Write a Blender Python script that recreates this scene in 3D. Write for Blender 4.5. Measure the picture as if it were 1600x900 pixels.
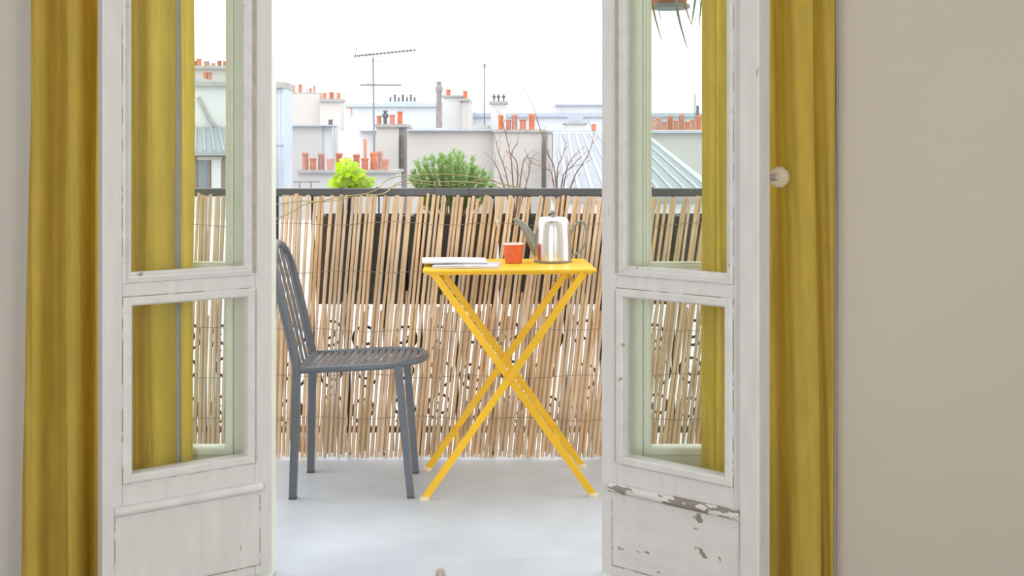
import bpy, bmesh, math, random
from mathutils import Vector, Matrix
random.seed(7)
scene = bpy.context.scene
for o in list(bpy.data.objects): bpy.data.objects.remove(o)
col = scene.collection

# ------------------------------------------------------------------ camera, sky, light, exposure
F = 1800.0; HOR = 236.0; EYE = 1.13                      # focal length in px (1600 wide), horizon row, eye height
cam = bpy.data.objects.new('camera', bpy.data.cameras.new('camera')); col.objects.link(cam)
cam.location = (0, 0, EYE); cam.rotation_euler = (math.pi/2, 0, 0)
cam.data.sensor_width = 36; cam.data.lens = 36*F/1600; cam.data.shift_y = -(450-HOR)/1600
cam.data.clip_end = 500
scene.camera = cam
world = bpy.data.worlds.new('overcast_sky'); scene.world = world; world.use_nodes = True
bg = world.node_tree.nodes['Background']; bg.inputs[0].default_value = (.965, .982, 1, 1); bg.inputs[1].default_value = 2.45
vs = scene.view_settings
vs.view_transform = 'Standard'; vs.look = 'None'; vs.exposure = 0.0; vs.gamma = 1; vs.use_curve_mapping = False
sun = bpy.data.objects.new('hazy_sun', bpy.data.lights.new('hazy_sun', 'SUN')); col.objects.link(sun)
sun.data.energy = .7; sun.data.angle = math.radians(60); sun.data.color = (1, .97, .93)
sun.rotation_euler = (math.radians(38), math.radians(-12), 0)      # veiled sun, high behind the house
def room_fill_light(x, z, w, h, power):                    # added fill light for the room, at made-up window openings behind the camera
    l = bpy.data.lights.new('room_fill_light', 'AREA'); o = bpy.data.objects.new('room_fill_light', l); col.objects.link(o)
    l.shape = 'RECTANGLE'; l.size = w; l.size_y = h; l.energy = power; l.color = (.97, .985, 1)
    o.location = (x, -1.78, z); o.rotation_euler = (math.radians(90), 0, 0)
room_fill_light(-1.2, 1.3, 1.3, 2.0, 54)
room_fill_light(2.02, 1.3, .9, 2.0, 48)

# ------------------------------------------------------------------ helpers
def W(px, py, Y): return Vector(((px-800)*Y/F, Y, EYE+(HOR-py)*Y/F))
def WX(px, Y): return (px-800)*Y/F
def WZ(py, Y): return EYE+(HOR-py)*Y/F

class MB:
    def __init__(s): s.v = []; s.f = []
    def add(s, vs_, fs_):
        n = len(s.v); s.v += [tuple(p) for p in vs_]; s.f += [tuple(i+n for i in f) for f in fs_]; return s
    def box(s, x0, x1, y0, y1, z0, z1):
        if x0 > x1: x0, x1 = x1, x0
        if y0 > y1: y0, y1 = y1, y0
        return s.add([(x0,y0,z0),(x1,y0,z0),(x1,y1,z0),(x0,y1,z0),(x0,y0,z1),(x1,y0,z1),(x1,y1,z1),(x0,y1,z1)],
                     [(0,3,2,1),(4,5,6,7),(0,1,5,4),(1,2,6,5),(2,3,7,6),(3,0,4,7)])
    def hexa(s, a):                                          # 8 corners, bottom ring then top ring
        return s.add(a, [(0,3,2,1),(4,5,6,7),(0,1,5,4),(1,2,6,5),(2,3,7,6),(3,0,4,7)])
    def tube(s, pts, r, seg=8, closed=False, sq=False, flat=1.0):
        pts = [Vector(p) for p in pts]; n = len(pts)
        rs = r if isinstance(r, (list, tuple)) else [r]*n
        up = None; rings = []
        for i, p in enumerate(pts):
            if closed: t = pts[(i+1) % n]-pts[i-1]
            else: t = pts[min(i+1, n-1)]-pts[max(i-1, 0)]
            t.normalize()
            if up is None:
                a = Vector((0,1,0)) if abs(t.y) < .9 else Vector((0,0,1))
                up = (a-t*a.dot(t)).normalized()
            else: up = (up-t*up.dot(t)).normalized()
            b = t.cross(up)
            off = math.pi/4 if sq else 0
            rings.append([p+(up*math.cos(off+2*math.pi*k/seg)*flat+b*math.sin(off+2*math.pi*k/seg))*rs[i] for k in range(seg)])
        vs_ = [q for g in rings for q in g]; fs_ = []
        for i in range(n if closed else n-1):
            j = (i+1) % n
            for k in range(seg):
                fs_.append((i*seg+k, i*seg+(k+1) % seg, j*seg+(k+1) % seg, j*seg+k))
        if not closed: fs_ += [tuple(range(seg))[::-1], tuple((n-1)*seg+k for k in range(seg))]
        return s.add(vs_, fs_)
    def lathe(s, prof, c=(0,0,0), seg=20, wob=None):
        vs_ = []; fs_ = []; n = len(prof)
        for i, (r, z) in enumerate(prof):
            for k in range(seg):
                a = 2*math.pi*k/seg; rr = r*(wob(a, z) if wob else 1)
                vs_.append((c[0]+rr*math.cos(a), c[1]+rr*math.sin(a), c[2]+z))
        for i in range(n-1):
            for k in range(seg): fs_.append((i*seg+k, i*seg+(k+1) % seg, (i+1)*seg+(k+1) % seg, (i+1)*seg+k))
        fs_ += [tuple(range(seg))[::-1], tuple((n-1)*seg+k for k in range(seg))]
        return s.add(vs_, fs_)
    def frame(s, x0, x1, z0, z1, prof):                      # mitred picture-frame moulding, profile (inset, y)
        vs_ = []; n = len(prof)
        for (o, y) in prof: vs_ += [(x0+o,y,z0+o),(x1-o,y,z0+o),(x1-o,y,z1-o),(x0+o,y,z1-o)]
        fs_ = []
        for i in range(n):
            j = (i+1) % n
            for k in range(4): fs_.append((i*4+k, i*4+(k+1) % 4, j*4+(k+1) % 4, j*4+k))
        return s.add(vs_, fs_)
    def build(s, name, mat, parent=None, smooth=False, bevel=0, origin=None, local=False):
        if origin is None:
            if parent is not None: origin = Vector((0,0,0)) if local else Vector(parent['_w'])
            else:
                xs = [v[0] for v in s.v]; ys = [v[1] for v in s.v]; zs = [v[2] for v in s.v]
                origin = Vector(((min(xs)+max(xs))/2, (min(ys)+max(ys))/2, min(zs)))
        me = bpy.data.meshes.new(name)
        me.from_pydata([(v[0]-origin[0], v[1]-origin[1], v[2]-origin[2]) for v in s.v], [], s.f)
        bm = bmesh.new(); bm.from_mesh(me)
        bmesh.ops.recalc_face_normals(bm, faces=bm.faces)
        if bevel: bmesh.ops.bevel(bm, geom=bm.edges[:], offset=bevel, segments=2, affect='EDGES', profile=.5)
        bm.to_mesh(me); bm.free()
        if smooth:
            for p in me.polygons: p.use_smooth = True
            try: me.set_sharp_from_angle(angle=math.radians(40))
            except Exception: pass
        o = bpy.data.objects.new(name, me); col.objects.link(o)
        me.materials.append(M[mat])
        if parent is not None:
            o.parent = parent
            o['_w'] = parent['_w']
        else:
            o.location = origin; o['_w'] = tuple(origin)
        return o
def tag(o, label=None, cat=None, group=None, kind=None):
    if label: o['label'] = label
    if cat: o['category'] = cat
    if group: o['group'] = group
    if kind: o['kind'] = kind
    return o
def thing(name, loc, label, cat, group=None, kind=None, rz=0):
    o = bpy.data.objects.new(name, None); col.objects.link(o); o.empty_display_size = .1
    o.location = loc; o.rotation_euler = (0, 0, rz); o['_w'] = tuple(loc)
    return tag(o, label, cat, group, kind)
def smooth_path(pts, n=6):                                   # Catmull-Rom through the points
    pts = [Vector(p) for p in pts]; out = []
    for i in range(len(pts)-1):
        p0 = pts[max(i-1,0)]; p1 = pts[i]; p2 = pts[i+1]; p3 = pts[min(i+2, len(pts)-1)]
        for k in range(n):
            t = k/n
            out.append(.5*((2*p1)+(p2-p0)*t+(2*p0-5*p1+4*p2-p3)*t*t+(3*p1-p0-3*p2+p3)*t**3))
    out.append(pts[-1]); return out

# ------------------------------------------------------------------ materials (all procedural)
M = {}
def mat(name, c, rough=.6, metal=0, var=.08, scale=8, c2=None, bump=0, bscale=60, stretch=(1,1,1), rnd=0, thr=None, c3=None, thr_scale=20, spec=.5, transl=0):
    m = bpy.data.materials.new(name); m.use_nodes = True; nt = m.node_tree; N = nt.nodes; L = nt.links
    p = N['Principled BSDF']; p.inputs['Roughness'].default_value = rough; p.inputs['Metallic'].default_value = metal
    p.inputs['Specular IOR Level'].default_value = spec
    tc = N.new('ShaderNodeTexCoord'); mp = N.new('ShaderNodeMapping'); mp.inputs['Scale'].default_value = stretch
    L.new(tc.outputs['Object'], mp.inputs['Vector'])
    nz = N.new('ShaderNodeTexNoise'); nz.inputs['Scale'].default_value = scale; nz.inputs['Detail'].default_value = 6
    L.new(mp.outputs[0], nz.inputs['Vector'])
    r = N.new('ShaderNodeValToRGB'); r.color_ramp.elements[0].position = .3; r.color_ramp.elements[1].position = .7
    if c2 is None: c2 = tuple(x*(1-2*var) for x in c)
    r.color_ramp.elements[0].color = (*c2, 1); r.color_ramp.elements[1].color = (*c, 1)
    L.new(nz.outputs['Fac'], r.inputs['Fac']); out = r.outputs['Color']
    if rnd:
        oi = N.new('ShaderNodeObjectInfo'); mr = N.new('ShaderNodeMapRange')
        mr.inputs['To Min'].default_value = 1-rnd; mr.inputs['To Max'].default_value = 1+rnd*.5
        L.new(oi.outputs['Random'], mr.inputs['Value'])
        hs = N.new('ShaderNodeHueSaturation'); L.new(mr.outputs[0], hs.inputs['Value']); L.new(out, hs.inputs['Color'])
        ma = N.new('ShaderNodeMath'); ma.operation = 'MULTIPLY'; ma.inputs[1].default_value = 37.7
        L.new(oi.outputs['Random'], ma.inputs[0]); fr = N.new('ShaderNodeMath'); fr.operation = 'FRACT'; L.new(ma.outputs[0], fr.inputs[0])
        m2 = N.new('ShaderNodeMapRange'); m2.inputs['To Min'].default_value = 1-rnd*1.4; m2.inputs['To Max'].default_value = 1+rnd*.6
        L.new(fr.outputs[0], m2.inputs['Value']); L.new(m2.outputs[0], hs.inputs['Saturation']); out = hs.outputs['Color']
    if thr is not None:                                      # chips / stains with their own outline
        n2 = N.new('ShaderNodeTexNoise'); n2.inputs['Scale'].default_value = thr_scale; n2.inputs['Detail'].default_value = 5
        L.new(mp.outputs[0], n2.inputs['Vector'])
        r2 = N.new('ShaderNodeValToRGB'); r2.color_ramp.elements[0].position = thr; r2.color_ramp.elements[1].position = thr+.02
        L.new(n2.outputs['Fac'], r2.inputs['Fac'])
        mx = N.new('ShaderNodeMix'); mx.data_type = 'RGBA'; L.new(r2.outputs['Color'], mx.inputs['Factor'])
        L.new(out, mx.inputs['A']); mx.inputs['B'].default_value = (*c3, 1); out = mx.outputs['Result']
    L.new(out, p.inputs['Base Color'])
    if bump:
        n3 = N.new('ShaderNodeTexNoise'); n3.inputs['Scale'].default_value = bscale; n3.inputs['Detail'].default_value = 4
        L.new(mp.outputs[0], n3.inputs['Vector'])
        b = N.new('ShaderNodeBump'); b.inputs['Strength'].default_value = bump; b.inputs['Distance'].default_value = .004
        L.new(n3.outputs['Fac'], b.inputs['Height']); L.new(b.outputs[0], p.inputs['Normal'])
    if transl:
        tr = N.new('ShaderNodeBsdfTranslucent'); gm = N.new('ShaderNodeGamma'); gm.inputs['Gamma'].default_value = 1.0 if name != 'curtain_linen' else 1.2
        L.new(out, gm.inputs['Color']); L.new(gm.outputs[0], tr.inputs['Color'])
        ms = N.new('ShaderNodeMixShader'); ms.inputs[0].default_value = transl
        L.new(p.outputs[0], ms.inputs[1]); L.new(tr.outputs[0], ms.inputs[2]); L.new(ms.outputs[0], N['Material Output'].inputs['Surface'])
    M[name] = m; return m
def glass_mat(name, tint):
    m = bpy.data.materials.new(name); m.use_nodes = True; nt = m.node_tree; N = nt.nodes; L = nt.links
    N.remove(N['Principled BSDF'])
    t = N.new('ShaderNodeBsdfTransparent'); t.inputs[0].default_value = (*tint, 1)
    g = N.new('ShaderNodeBsdfGlossy'); g.inputs['Roughness'].default_value = .02
    lw = N.new('ShaderNodeLayerWeight'); lw.inputs['Blend'].default_value = .5       # Schlick reflectance, the same on both faces of the thin pane
    pw = N.new('ShaderNodeMath'); pw.operation = 'POWER'; pw.inputs[1].default_value = 5; L.new(lw.outputs['Facing'], pw.inputs[0])
    fr = N.new('ShaderNodeMath'); fr.operation = 'MULTIPLY_ADD'; fr.inputs[1].default_value = .96; fr.inputs[2].default_value = .04; L.new(pw.outputs[0], fr.inputs[0])
    ms = N.new('ShaderNodeMixShader'); L.new(fr.outputs[0], ms.inputs[0]); L.new(t.outputs[0], ms.inputs[1]); L.new(g.outputs[0], ms.inputs[2])
    L.new(ms.outputs[0], N['Material Output'].inputs['Surface']); M[name] = m
glass_mat('pane_glass', (.955, .975, .955))
cg = bpy.data.materials.new('crystal'); cg.use_nodes = True; M['crystal'] = cg
pb = cg.node_tree.nodes['Principled BSDF']; pb.inputs['Base Color'].default_value = (.97,.96,.97,1); pb.inputs['Roughness'].default_value = .05
pb.inputs['Transmission Weight'].default_value = .75; pb.inputs['IOR'].default_value = 1.5

mat('wall_paint', (.575,.53,.455), .85, var=.02, scale=1.5, bump=.05, bscale=120)
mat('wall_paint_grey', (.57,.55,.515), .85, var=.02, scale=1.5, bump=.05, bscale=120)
mat('ceiling_paint', (.82,.79,.74), .9, var=.02)
mat('oak_floor', (.42,.35,.29), .5, var=.15, scale=4, stretch=(8,1,1))
mat('door_paint', (.715,.715,.71), .5, var=.045, scale=14, bump=.22, bscale=45, stretch=(2.5,2.5,.5), thr=.735, c3=(.42,.37,.32), thr_scale=26)
mat('moulding_paint', (.735,.735,.73), .45, var=.06, scale=22, bump=.2, bscale=70, thr=.70, c3=(.40,.34,.28), thr_scale=34)
mat('chipped_paint', (.715,.715,.71), .55, var=.05, scale=14, bump=.3, bscale=45, thr=.645, c3=(.27,.24,.21), thr_scale=19, stretch=(1,1,1.25))
mat('worn_ledge', (.74,.73,.72), .55, var=.06, scale=18, bump=.4, bscale=60, thr=.515, c3=(.26,.23,.20), thr_scale=30, stretch=(.6,1,1.6))
mat('window_paint', (.86,.88,.77), .5, var=.04, scale=12, bump=.1, bscale=50)
mat('curtain_linen', (.81,.63,.145), .9, var=.07, scale=30, stretch=(1,1,.25), bump=.25, bscale=420, spec=.1, transl=.48)
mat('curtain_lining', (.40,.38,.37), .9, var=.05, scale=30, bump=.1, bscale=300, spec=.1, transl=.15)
mat('balcony_screed', (.60,.66,.735), .42, var=.07, scale=3.5, c2=(.475,.525,.59), bump=.06, bscale=30)
mat('stone_sill', (.74,.74,.73), .6, var=.05)
mat('bamboo', (.84,.61,.385), .6, scale=10, c2=(.66,.45,.26), stretch=(6,6,1), rnd=.16, bump=.2, bscale=60)
mat('binding_wire', (.30,.24,.18), .6)
mat('wrought_iron', (.035,.035,.04), .5, var=.05)
mat('rail_paint', (.10,.105,.115), .4, var=.08)
mat('planter_grey', (.13,.125,.12), .7, var=.1)
mat('soil', (.08,.055,.04), .95)
mat('chair_steel', (.135,.152,.18), .32, var=.06, scale=25, bump=.05, bscale=150)
mat('foot_rubber', (.10,.085,.07), .8)
mat('table_yellow', (.95,.55,.018), .38, var=.03, scale=12)
mat('foot_cap', (.86,.74,.50), .6)
mat('brushed_steel', (.78,.77,.76), .24, metal=1, var=.05, scale=40, stretch=(30,30,.4))
mat('grey_ceramic', (.27,.28,.25), .3, var=.05)
mat('orange_glaze', (.80,.16,.055), .35, var=.10, scale=22)
mat('white_glaze', (.9,.86,.80), .3, var=.02)
mat('paper_white', (.70,.70,.71), .7, var=.06, scale=16)
mat('paper_print', (.62,.62,.67), .55, var=.22, scale=22, c2=(.40,.40,.46))
mat('render_white', (.61,.61,.62), .9, var=.05, scale=.6)
mat('render_grey', (.49,.485,.48), .9, var=.06, scale=.5, thr=.66, c3=(.44,.43,.42), thr_scale=.9)
mat('render_beige', (.52,.495,.47), .9, var=.05, scale=.5, thr=.66, c3=(.45,.43,.405), thr_scale=.8)
mat('coping', (.40,.39,.375), .9, var=.12, scale=4)
mat('zinc', (.46,.51,.57), .55, var=.06, scale=.9)
mat('zinc_pale', (.54,.57,.615), .55, var=.05, scale=.8)
mat('zinc_roof', (.32,.34,.37), .75, var=.05, scale=.8, spec=.2)
mat('joint_grime', (.70,.69,.68), .7, var=.05, thr=.47, c3=(.34,.285,.23), thr_scale=16)
mat('rebate_shade_brown', (.50,.455,.41), .7, var=.12, scale=20)  # brown of the shadow in the moulding recess, put into the colour
mat('zinc_edge', (.40,.45,.53), .5, var=.08)
mat('terracotta', (.60,.22,.13), .8, var=.14, scale=6, c2=(.46,.16,.10), rnd=.22)
mat('dark_cowl', (.13,.125,.135), .6, var=.1)
mat('old_flue', (.33,.29,.29), .8, var=.22, scale=5)
mat('antenna_metal', (.22,.235,.25), .5)
mat('window_dark', (.17,.20,.24), .15)
mat('brown_wood', (.24,.16,.13), .7)
mat('lime_leaf', (.56,.80,.02), .5, var=.10, scale=30, rnd=.12, transl=.35)
mat('needle_green', (.42,.62,.24), .6, var=.2, scale=30, c2=(.25,.43,.15), transl=.25)
mat('strap_green', (.30,.36,.13), .5, var=.15, scale=20, transl=.25)
mat('strap_dry', (.50,.30,.10), .6, var=.15, scale=20, transl=.2)
mat('strap_blue', (.36,.43,.43), .5, var=.1, scale=20, transl=.2)
mat('stem_brown', (.36,.22,.17), .8, var=.12)
mat('vine_stem', (.46,.38,.18), .7, var=.12)
mat('street', (.42,.42,.42), .9)
mat('stud_metal', (.50,.42,.35), .45, metal=.3)

# ------------------------------------------------------------------ the room shell
HY = 3.0                                                     # hinge line of the inner leaves
WY0, WY1 = 3.04, 3.20                                        # street-side wall
XL, XR, ZT = -1.10, .715, 2.40                               # window opening
RX0, RX1, RY0, ZC, ZF = -2.8, 2.6, -1.8, 2.75, -.02
def struct(mb, name, m, label, cat, **k):
    return tag(mb.build(name, m, **k), label, cat, kind='structure')
struct(MB().box(RX0,RX1,RY0,WY0,ZF-.1,ZF), 'floor', 'oak_floor', 'brown oak floor of the room behind the open window doors', 'floor')
struct(MB().box(RX0,RX1,RY0,WY1,ZC,ZC+.12), 'ceiling', 'ceiling_paint', 'pale ceiling over the whole room', 'ceiling')
struct(MB().box(XR,RX1,WY0,WY1,ZF-.1,ZC), 'wall_front_right', 'wall_paint', 'plain beige plaster wall beside the curtain with a grey edge', 'wall')
struct(MB().box(RX0,XL,WY0,WY1,ZF-.1,ZC), 'wall_front_left', 'wall_paint_grey', 'narrow strip of greyish plaster wall beside the curtain near the chair', 'wall')
struct(MB().box(XL,XR,WY0,WY1,ZT,ZC), 'wall_front_top', 'wall_paint', 'plaster lintel wall above the balcony window', 'wall')
struct(MB().box(RX0-.12,RX0,RY0-.12,WY1,ZF-.1,ZC), 'wall_left', 'wall_paint_grey', 'side wall of the room on the side of the chair', 'wall')
struct(MB().box(RX1,RX1+.12,RY0-.12,WY1,ZF-.1,ZC), 'wall_right', 'wall_paint', 'side wall of the room on the side of the table', 'wall')
bw = MB(); b0, b1 = RY0-.12, RY0
for x0, x1 in ((RX0,-1.85), (-.55,1.57), (2.47,RX1)): bw.box(x0,x1,b0,b1,ZF,ZC)
for x0, x1 in ((-1.85,-.55), (1.57,2.47)): bw.box(x0,x1,b0,b1,ZF,.3).box(x0,x1,b0,b1,2.3,ZC)  # unseen openings, added to go with the fill lights
struct(bw, 'wall_back', 'wall_paint', 'back wall of the room with two unseen openings added for the fill lights', 'wall')
struct(MB().box(XL,XR,2.97,WY1,ZF-.08,.002), 'trim_1', 'balcony_screed', 'pale cement threshold under the open window doors', 'threshold')
struct(MB().box(-2.4,2.2,WY1,4.36,-.2,0), 'floor_balcony', 'balcony_screed', 'smooth pale blue grey cement floor of the balcony', 'floor')
struct(MB().box(-60,60,WY1+2,140,-15.3,-15), 'street_ground', 'street', 'grey street ground far below the roofs', 'ground')
fr = thing('trim_2', (0, WY0, 0), 'white painted fixed window frame around the four leaves', 'window frame', kind='structure')
for x0, x1 in ((XL, XL+.03), (XR-.03, XR)): MB().box(x0,x1,WY0,WY0+.07,.002,ZT).build('jamb', 'window_paint', fr, bevel=.003)
MB().box(XL+.03,XR-.03,WY0,WY0+.07,ZT-.05,ZT).build('head', 'window_paint', fr, bevel=.003)
for x0, x1 in ((-.688,-.634), (.2425,.2985)): MB().box(x0,x1,WY0,WY0+.06,.002,ZT-.05).build('mullion', 'window_paint', fr, bevel=.004)

UP = [(0,.004),(0,-.004),(.005,-.0055),(.008,-.002),(.009,.005),(.016,.006),(.018,.010),(.024,.012),(.024,.030),(0,.030)]
LO = [(0,.006),(.001,-.005),(.005,-.007),(.018,-.007),(.022,-.003),(.023,.010),(.023,.030),(0,.030)]
def leaf(name, loc, rz, s, label, paint, mould, ledge, panel, cat, astragal=False, wide=.432, right_knob=False):
    root = thing(name, loc, label, cat, kind='structure', rz=rz)
    T = .040; zt = 2.34; zb = .035; S1 = .046; S2 = wide-.048
    def bar(nm, u0, u1, v0, v1, z0, z1, m=paint, bev=.0025):
        return MB().box(s*u0, s*u1, v0, v1, z0, z1).build(nm, m, root, bevel=bev, local=True)
    bar('stile', 0, S1, 0, T, zb, zt); bar('stile', S2, wide, 0, T, zb, zt)
    bar('rail', S1, S2, 0, T, .777, .811); bar('rail', S1, S2, 0, T, .262, .325)
    bar('rail', S1, S2, 0, T, zt-.08, zt); bar('rail', S1, S2, 0, T, zb, .075)
    for z0, z1, pr in ((.811, zt-.08, UP), (.325, .777, LO)):
        a, b = sorted((s*S1, s*S2))
        MB().frame(a, b, z0, z1, pr).build('moulding', mould, root, local=True)
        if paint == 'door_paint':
            bar('rebate_shade', S1, S1+.008, -.0063, .004, z0+.004, z1-.004, 'rebate_shade_brown', .0008)  # brown strip painting in the shadow of the hinge-side recess
            MB().frame(a, b, z0, z1, [(-.0012,-.0005),(.0012,-.0007),(.0012,.003),(-.0012,.003)]).build('grime_line', 'joint_grime', root, local=True)
        MB().box(a+.02, b-.02, .018, .021, z0+.02, z1-.02).build('pane', 'pane_glass', root, local=True)
    pn = MB(); a, b = sorted((s*.034, s*(wide-.030)))
    pn.hexa([(a,-.003,.060),(b,-.003,.060),(b,.03,.060),(a,.03,.060),(a,-.003,.252),(b,-.003,.252),(b,.03,.252),(a,.03,.252)])
    pn.build('panel', panel, root, bevel=.004, local=True)
    pts = [(s*.030, -.004, .262), (s*(wide-.026), -.004, .262)]
    MB().tube(pts, .0125, 12).build('panel_ledge', ledge, root, smooth=True, local=True)
    if paint == 'door_paint':
        MB().frame(a, b, .060, .252, [(-.002,-.0005),(.001,-.0008),(.001,.003),(-.002,.003)]).build('grime_line', 'joint_grime', root, local=True)
    if astragal:
        bar('astragal', wide-.026, wide+.026, -.012, T+.006, zb, zt, bev=.005)
    return root
d1 = leaf('door_1', (-.625,HY,0), math.radians(35.0), -1, 'white window door leaf folded back over the curtain behind the grey chair', 'door_paint', 'moulding_paint', 'moulding_paint', 'door_paint', 'door')
d2 = leaf('door_2', (.2333,HY,0), math.radians(-39.6), 1, 'white window door leaf with crystal knob and badly chipped bottom panel', 'door_paint', 'moulding_paint', 'worn_ledge', 'chipped_paint', 'door', astragal=True)
leaf('window_1', (-.690,WY0+.006,0), 0, -1, 'closed fixed window leaf seen through the door leaf near the chair', 'window_paint', 'window_paint', 'window_paint', 'window_paint', 'window', wide=.378)
leaf('window_2', (.3005,WY0+.006,0), 0, 1, 'closed fixed window leaf seen through the door leaf with the knob', 'window_paint', 'window_paint', 'window_paint', 'window_paint', 'window', wide=.382)
# crystal knob on the inner face (spindle, rose and faceted knob are parts of the leaf)
ku, kz = .438, 1.066
MB().lathe([(.016,0),(.018,.003),(.013,.008),(.006,.010),(.006,.055),(.010,.058),(.010,.062)], seg=16).build('knob_spindle', 'stud_metal', d2, smooth=True, local=True)
kb = MB().lathe([(.008,.0),(.018,.006),(.0255,.016),(.027,.024),(.024,.034),(.016,.041),(.004,.044)], seg=10).build('crystal_knob', 'crystal', d2, local=True)
for o, off in ((bpy.data.objects['knob_spindle'], .046), (kb, .046+.058)):
    o.location = (ku, off, kz); o.rotation_euler = (math.radians(-90), 0, 0)
kb.scale = (.95, 1.0, 1.15); kb['label'] = 'clear faceted crystal knob'
# floor bolt catch
MB().lathe([(.013,0),(.013,.012),(.010,.018),(.005,.021)], (-.19,3.055,.002), 16).build('bolt_catch', 'stud_metal', smooth=True)
tag(bpy.data.objects['bolt_catch'], 'small rounded metal bolt catch on the threshold', 'bolt catch')

# ------------------------------------------------------------------ curtains
def curtain_sheet(name, top, bot, m, parent, z0=-.015, z1=2.40, rows=26, wav=.004, ph=0):
    P0 = smooth_path([(WX(p, 2.93), d, 0) for p, d in top], 5); P1 = smooth_path([(WX(p, 2.93), d, 0) for p, d in bot], 5)
    mb = MB(); n = len(P0); vs_ = []; fs_ = []
    for j in range(rows+1):
        t = j/rows; z = z0+(z1-z0)*t
        q = max(0, min(1, (WZ(0,2.93)-z)/(WZ(0,2.93)-WZ(900,2.93)))); q = q*q*(3-2*q)
        for i in range(n):
            p = P0[i].lerp(P1[i], q)
            w = wav*math.sin(z*5.1+i*.9+ph)*math.sin(z*2.3+i*.35)
            vs_.append((p.x+w*.5, p.y+w, z))
    for j in range(rows):
        for i in range(n-1): fs_.append((j*n+i, j*n+i+1, (j+1)*n+i+1, (j+1)*n+i))
    mb.add(vs_, fs_)
    o = mb.build(name, m, parent, smooth=False)
    for p in o.data.polygons: p.use_smooth = True
    return o
cl = thing('curtain', (-1.05,2.93,ZF), 'mustard yellow linen curtain hanging behind the door leaf by the chair', 'curtain', 'yellow linen curtains')
curtain_sheet('fabric',
  [(47,2.96),(55,2.905),(66,2.885),(78,2.895),(84,2.945),(95,2.972),(104,2.94),(112,2.895),(126,2.882),(136,2.90),(140,2.955),(146,2.97),(152,2.93),(170,2.905),(190,2.93),(205,2.935),(216,2.925),(220,2.972),(230,2.945),(244,2.93),(257,2.95),(264,2.985)],
  [(34,2.96),(42,2.905),(56,2.885),(70,2.895),(77,2.945),(90,2.972),(104,2.945),(110,2.90),(122,2.882),(132,2.90),(136,2.96),(143,2.97),(149,2.93),(170,2.905),(190,2.93),(205,2.935),(216,2.925),(220,2.972),(230,2.945),(246,2.93),(258,2.95),(266,2.985)], 'curtain_linen', cl)
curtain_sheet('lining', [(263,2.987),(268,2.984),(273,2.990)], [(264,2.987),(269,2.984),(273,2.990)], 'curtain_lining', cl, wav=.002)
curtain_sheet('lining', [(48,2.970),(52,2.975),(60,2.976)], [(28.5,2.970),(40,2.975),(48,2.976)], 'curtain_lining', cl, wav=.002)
curtain_sheet('hem', [(272,2.993),(279,2.985),(286,2.992),(291,3.005)], [(272,2.993),(278,2.985),(284,2.992),(288,3.005)], 'curtain_linen', cl, wav=.003, ph=1)
cr = thing('curtain', (.66,2.93,ZF), 'mustard yellow linen curtain with grey lining edge against the beige wall', 'curtain', 'yellow linen curtains')
curtain_sheet('fabric',
  [(1103,2.995),(1110,2.965),(1119,2.955),(1127,2.975),(1140,2.95),(1165,2.93),(1190,2.95),(1207,2.972),(1219,2.965),(1225,2.93),(1235,2.898),(1250,2.885),(1264,2.892),(1268,2.945),(1276,2.975),(1290,2.945),(1302,2.93),(1312,2.965)],
  [(1103,2.995),(1109,2.965),(1117,2.955),(1127,2.975),(1140,2.95),(1165,2.93),(1190,2.95),(1207,2.972),(1224,2.970),(1231,2.940),(1236,2.895),(1255,2.880),(1276,2.888),(1281,2.945),(1287,2.972),(1294,2.95),(1302,2.935),(1309,2.965)], 'curtain_linen', cr, ph=2)
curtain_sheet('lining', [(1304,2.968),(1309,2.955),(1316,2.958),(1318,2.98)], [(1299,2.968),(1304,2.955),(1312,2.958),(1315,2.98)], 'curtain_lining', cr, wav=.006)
rod = thing('curtain_rod', (-.2,2.93,2.42), 'slim dark curtain rod above the balcony window', 'curtain rod')
MB().tube([(-1.45,2.93,2.42),(1.05,2.93,2.42)], .012, 12).build('rod', 'rail_paint', rod, smooth=True)
for x in (-1.35, .95): MB().tube([(x,2.93,2.42),(x,3.041,2.42)], .008, 8).build('bracket', 'rail_paint', rod, smooth=True)

# ------------------------------------------------------------------ balcony railing, bamboo screen
rl = thing('balcony_railing', (0,4.285,0), 'dark wrought iron balcony railing behind the bamboo screen', 'railing')
MB().box(-2.1,1.7,4.262,4.308,.962,.992).build('top_rail', 'rail_paint', rl, bevel=.004)
MB().box(-2.1,1.7,4.275,4.295,.085,.107).build('bottom_rail', 'wrought_iron', rl)
bar = None
for i in range(29):
    x = -2.08+i*.134
    if bar is None:
        bar = MB().box(-.006,.006,-.006,.006,0,.965).build('bar', 'wrought_iron', rl, local=True); o = bar
    else: o = bar.copy(); col.objects.link(o)
    o.location = (x, 0, 0)
def spiral(cx, cz, r, a0, turns, sgn):
    return [(cx+sgn*r*(1-.72*t)*math.cos(a0+turns*2*math.pi*t), 0, cz+r*(1-.72*t)*math.sin(a0+turns*2*math.pi*t)) for t in [k/22 for k in range(23)]]
sc = []
for sgn in (1, -1):
    o = MB().tube(spiral(0, 0, .055, -math.pi/2, 1.35, sgn), .0055, 6).build('scroll', 'wrought_iron', rl, smooth=True, local=True); sc.append(o)
first = {0: True, 1: True}
for i in range(28):
    for z, k in ((.175, i % 2), (.31, (i+1) % 2), (.45, i % 2)):
        if first[k]: o = sc[k]; first[k] = False
        else: o = sc[k].copy(); col.objects.link(o)
        o.location = (-2.013+i*.134+random.uniform(-.01,.01), 0, z+random.uniform(-.012,.012)); o.rotation_euler = (0, random.uniform(-.5,.5), 0)

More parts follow.
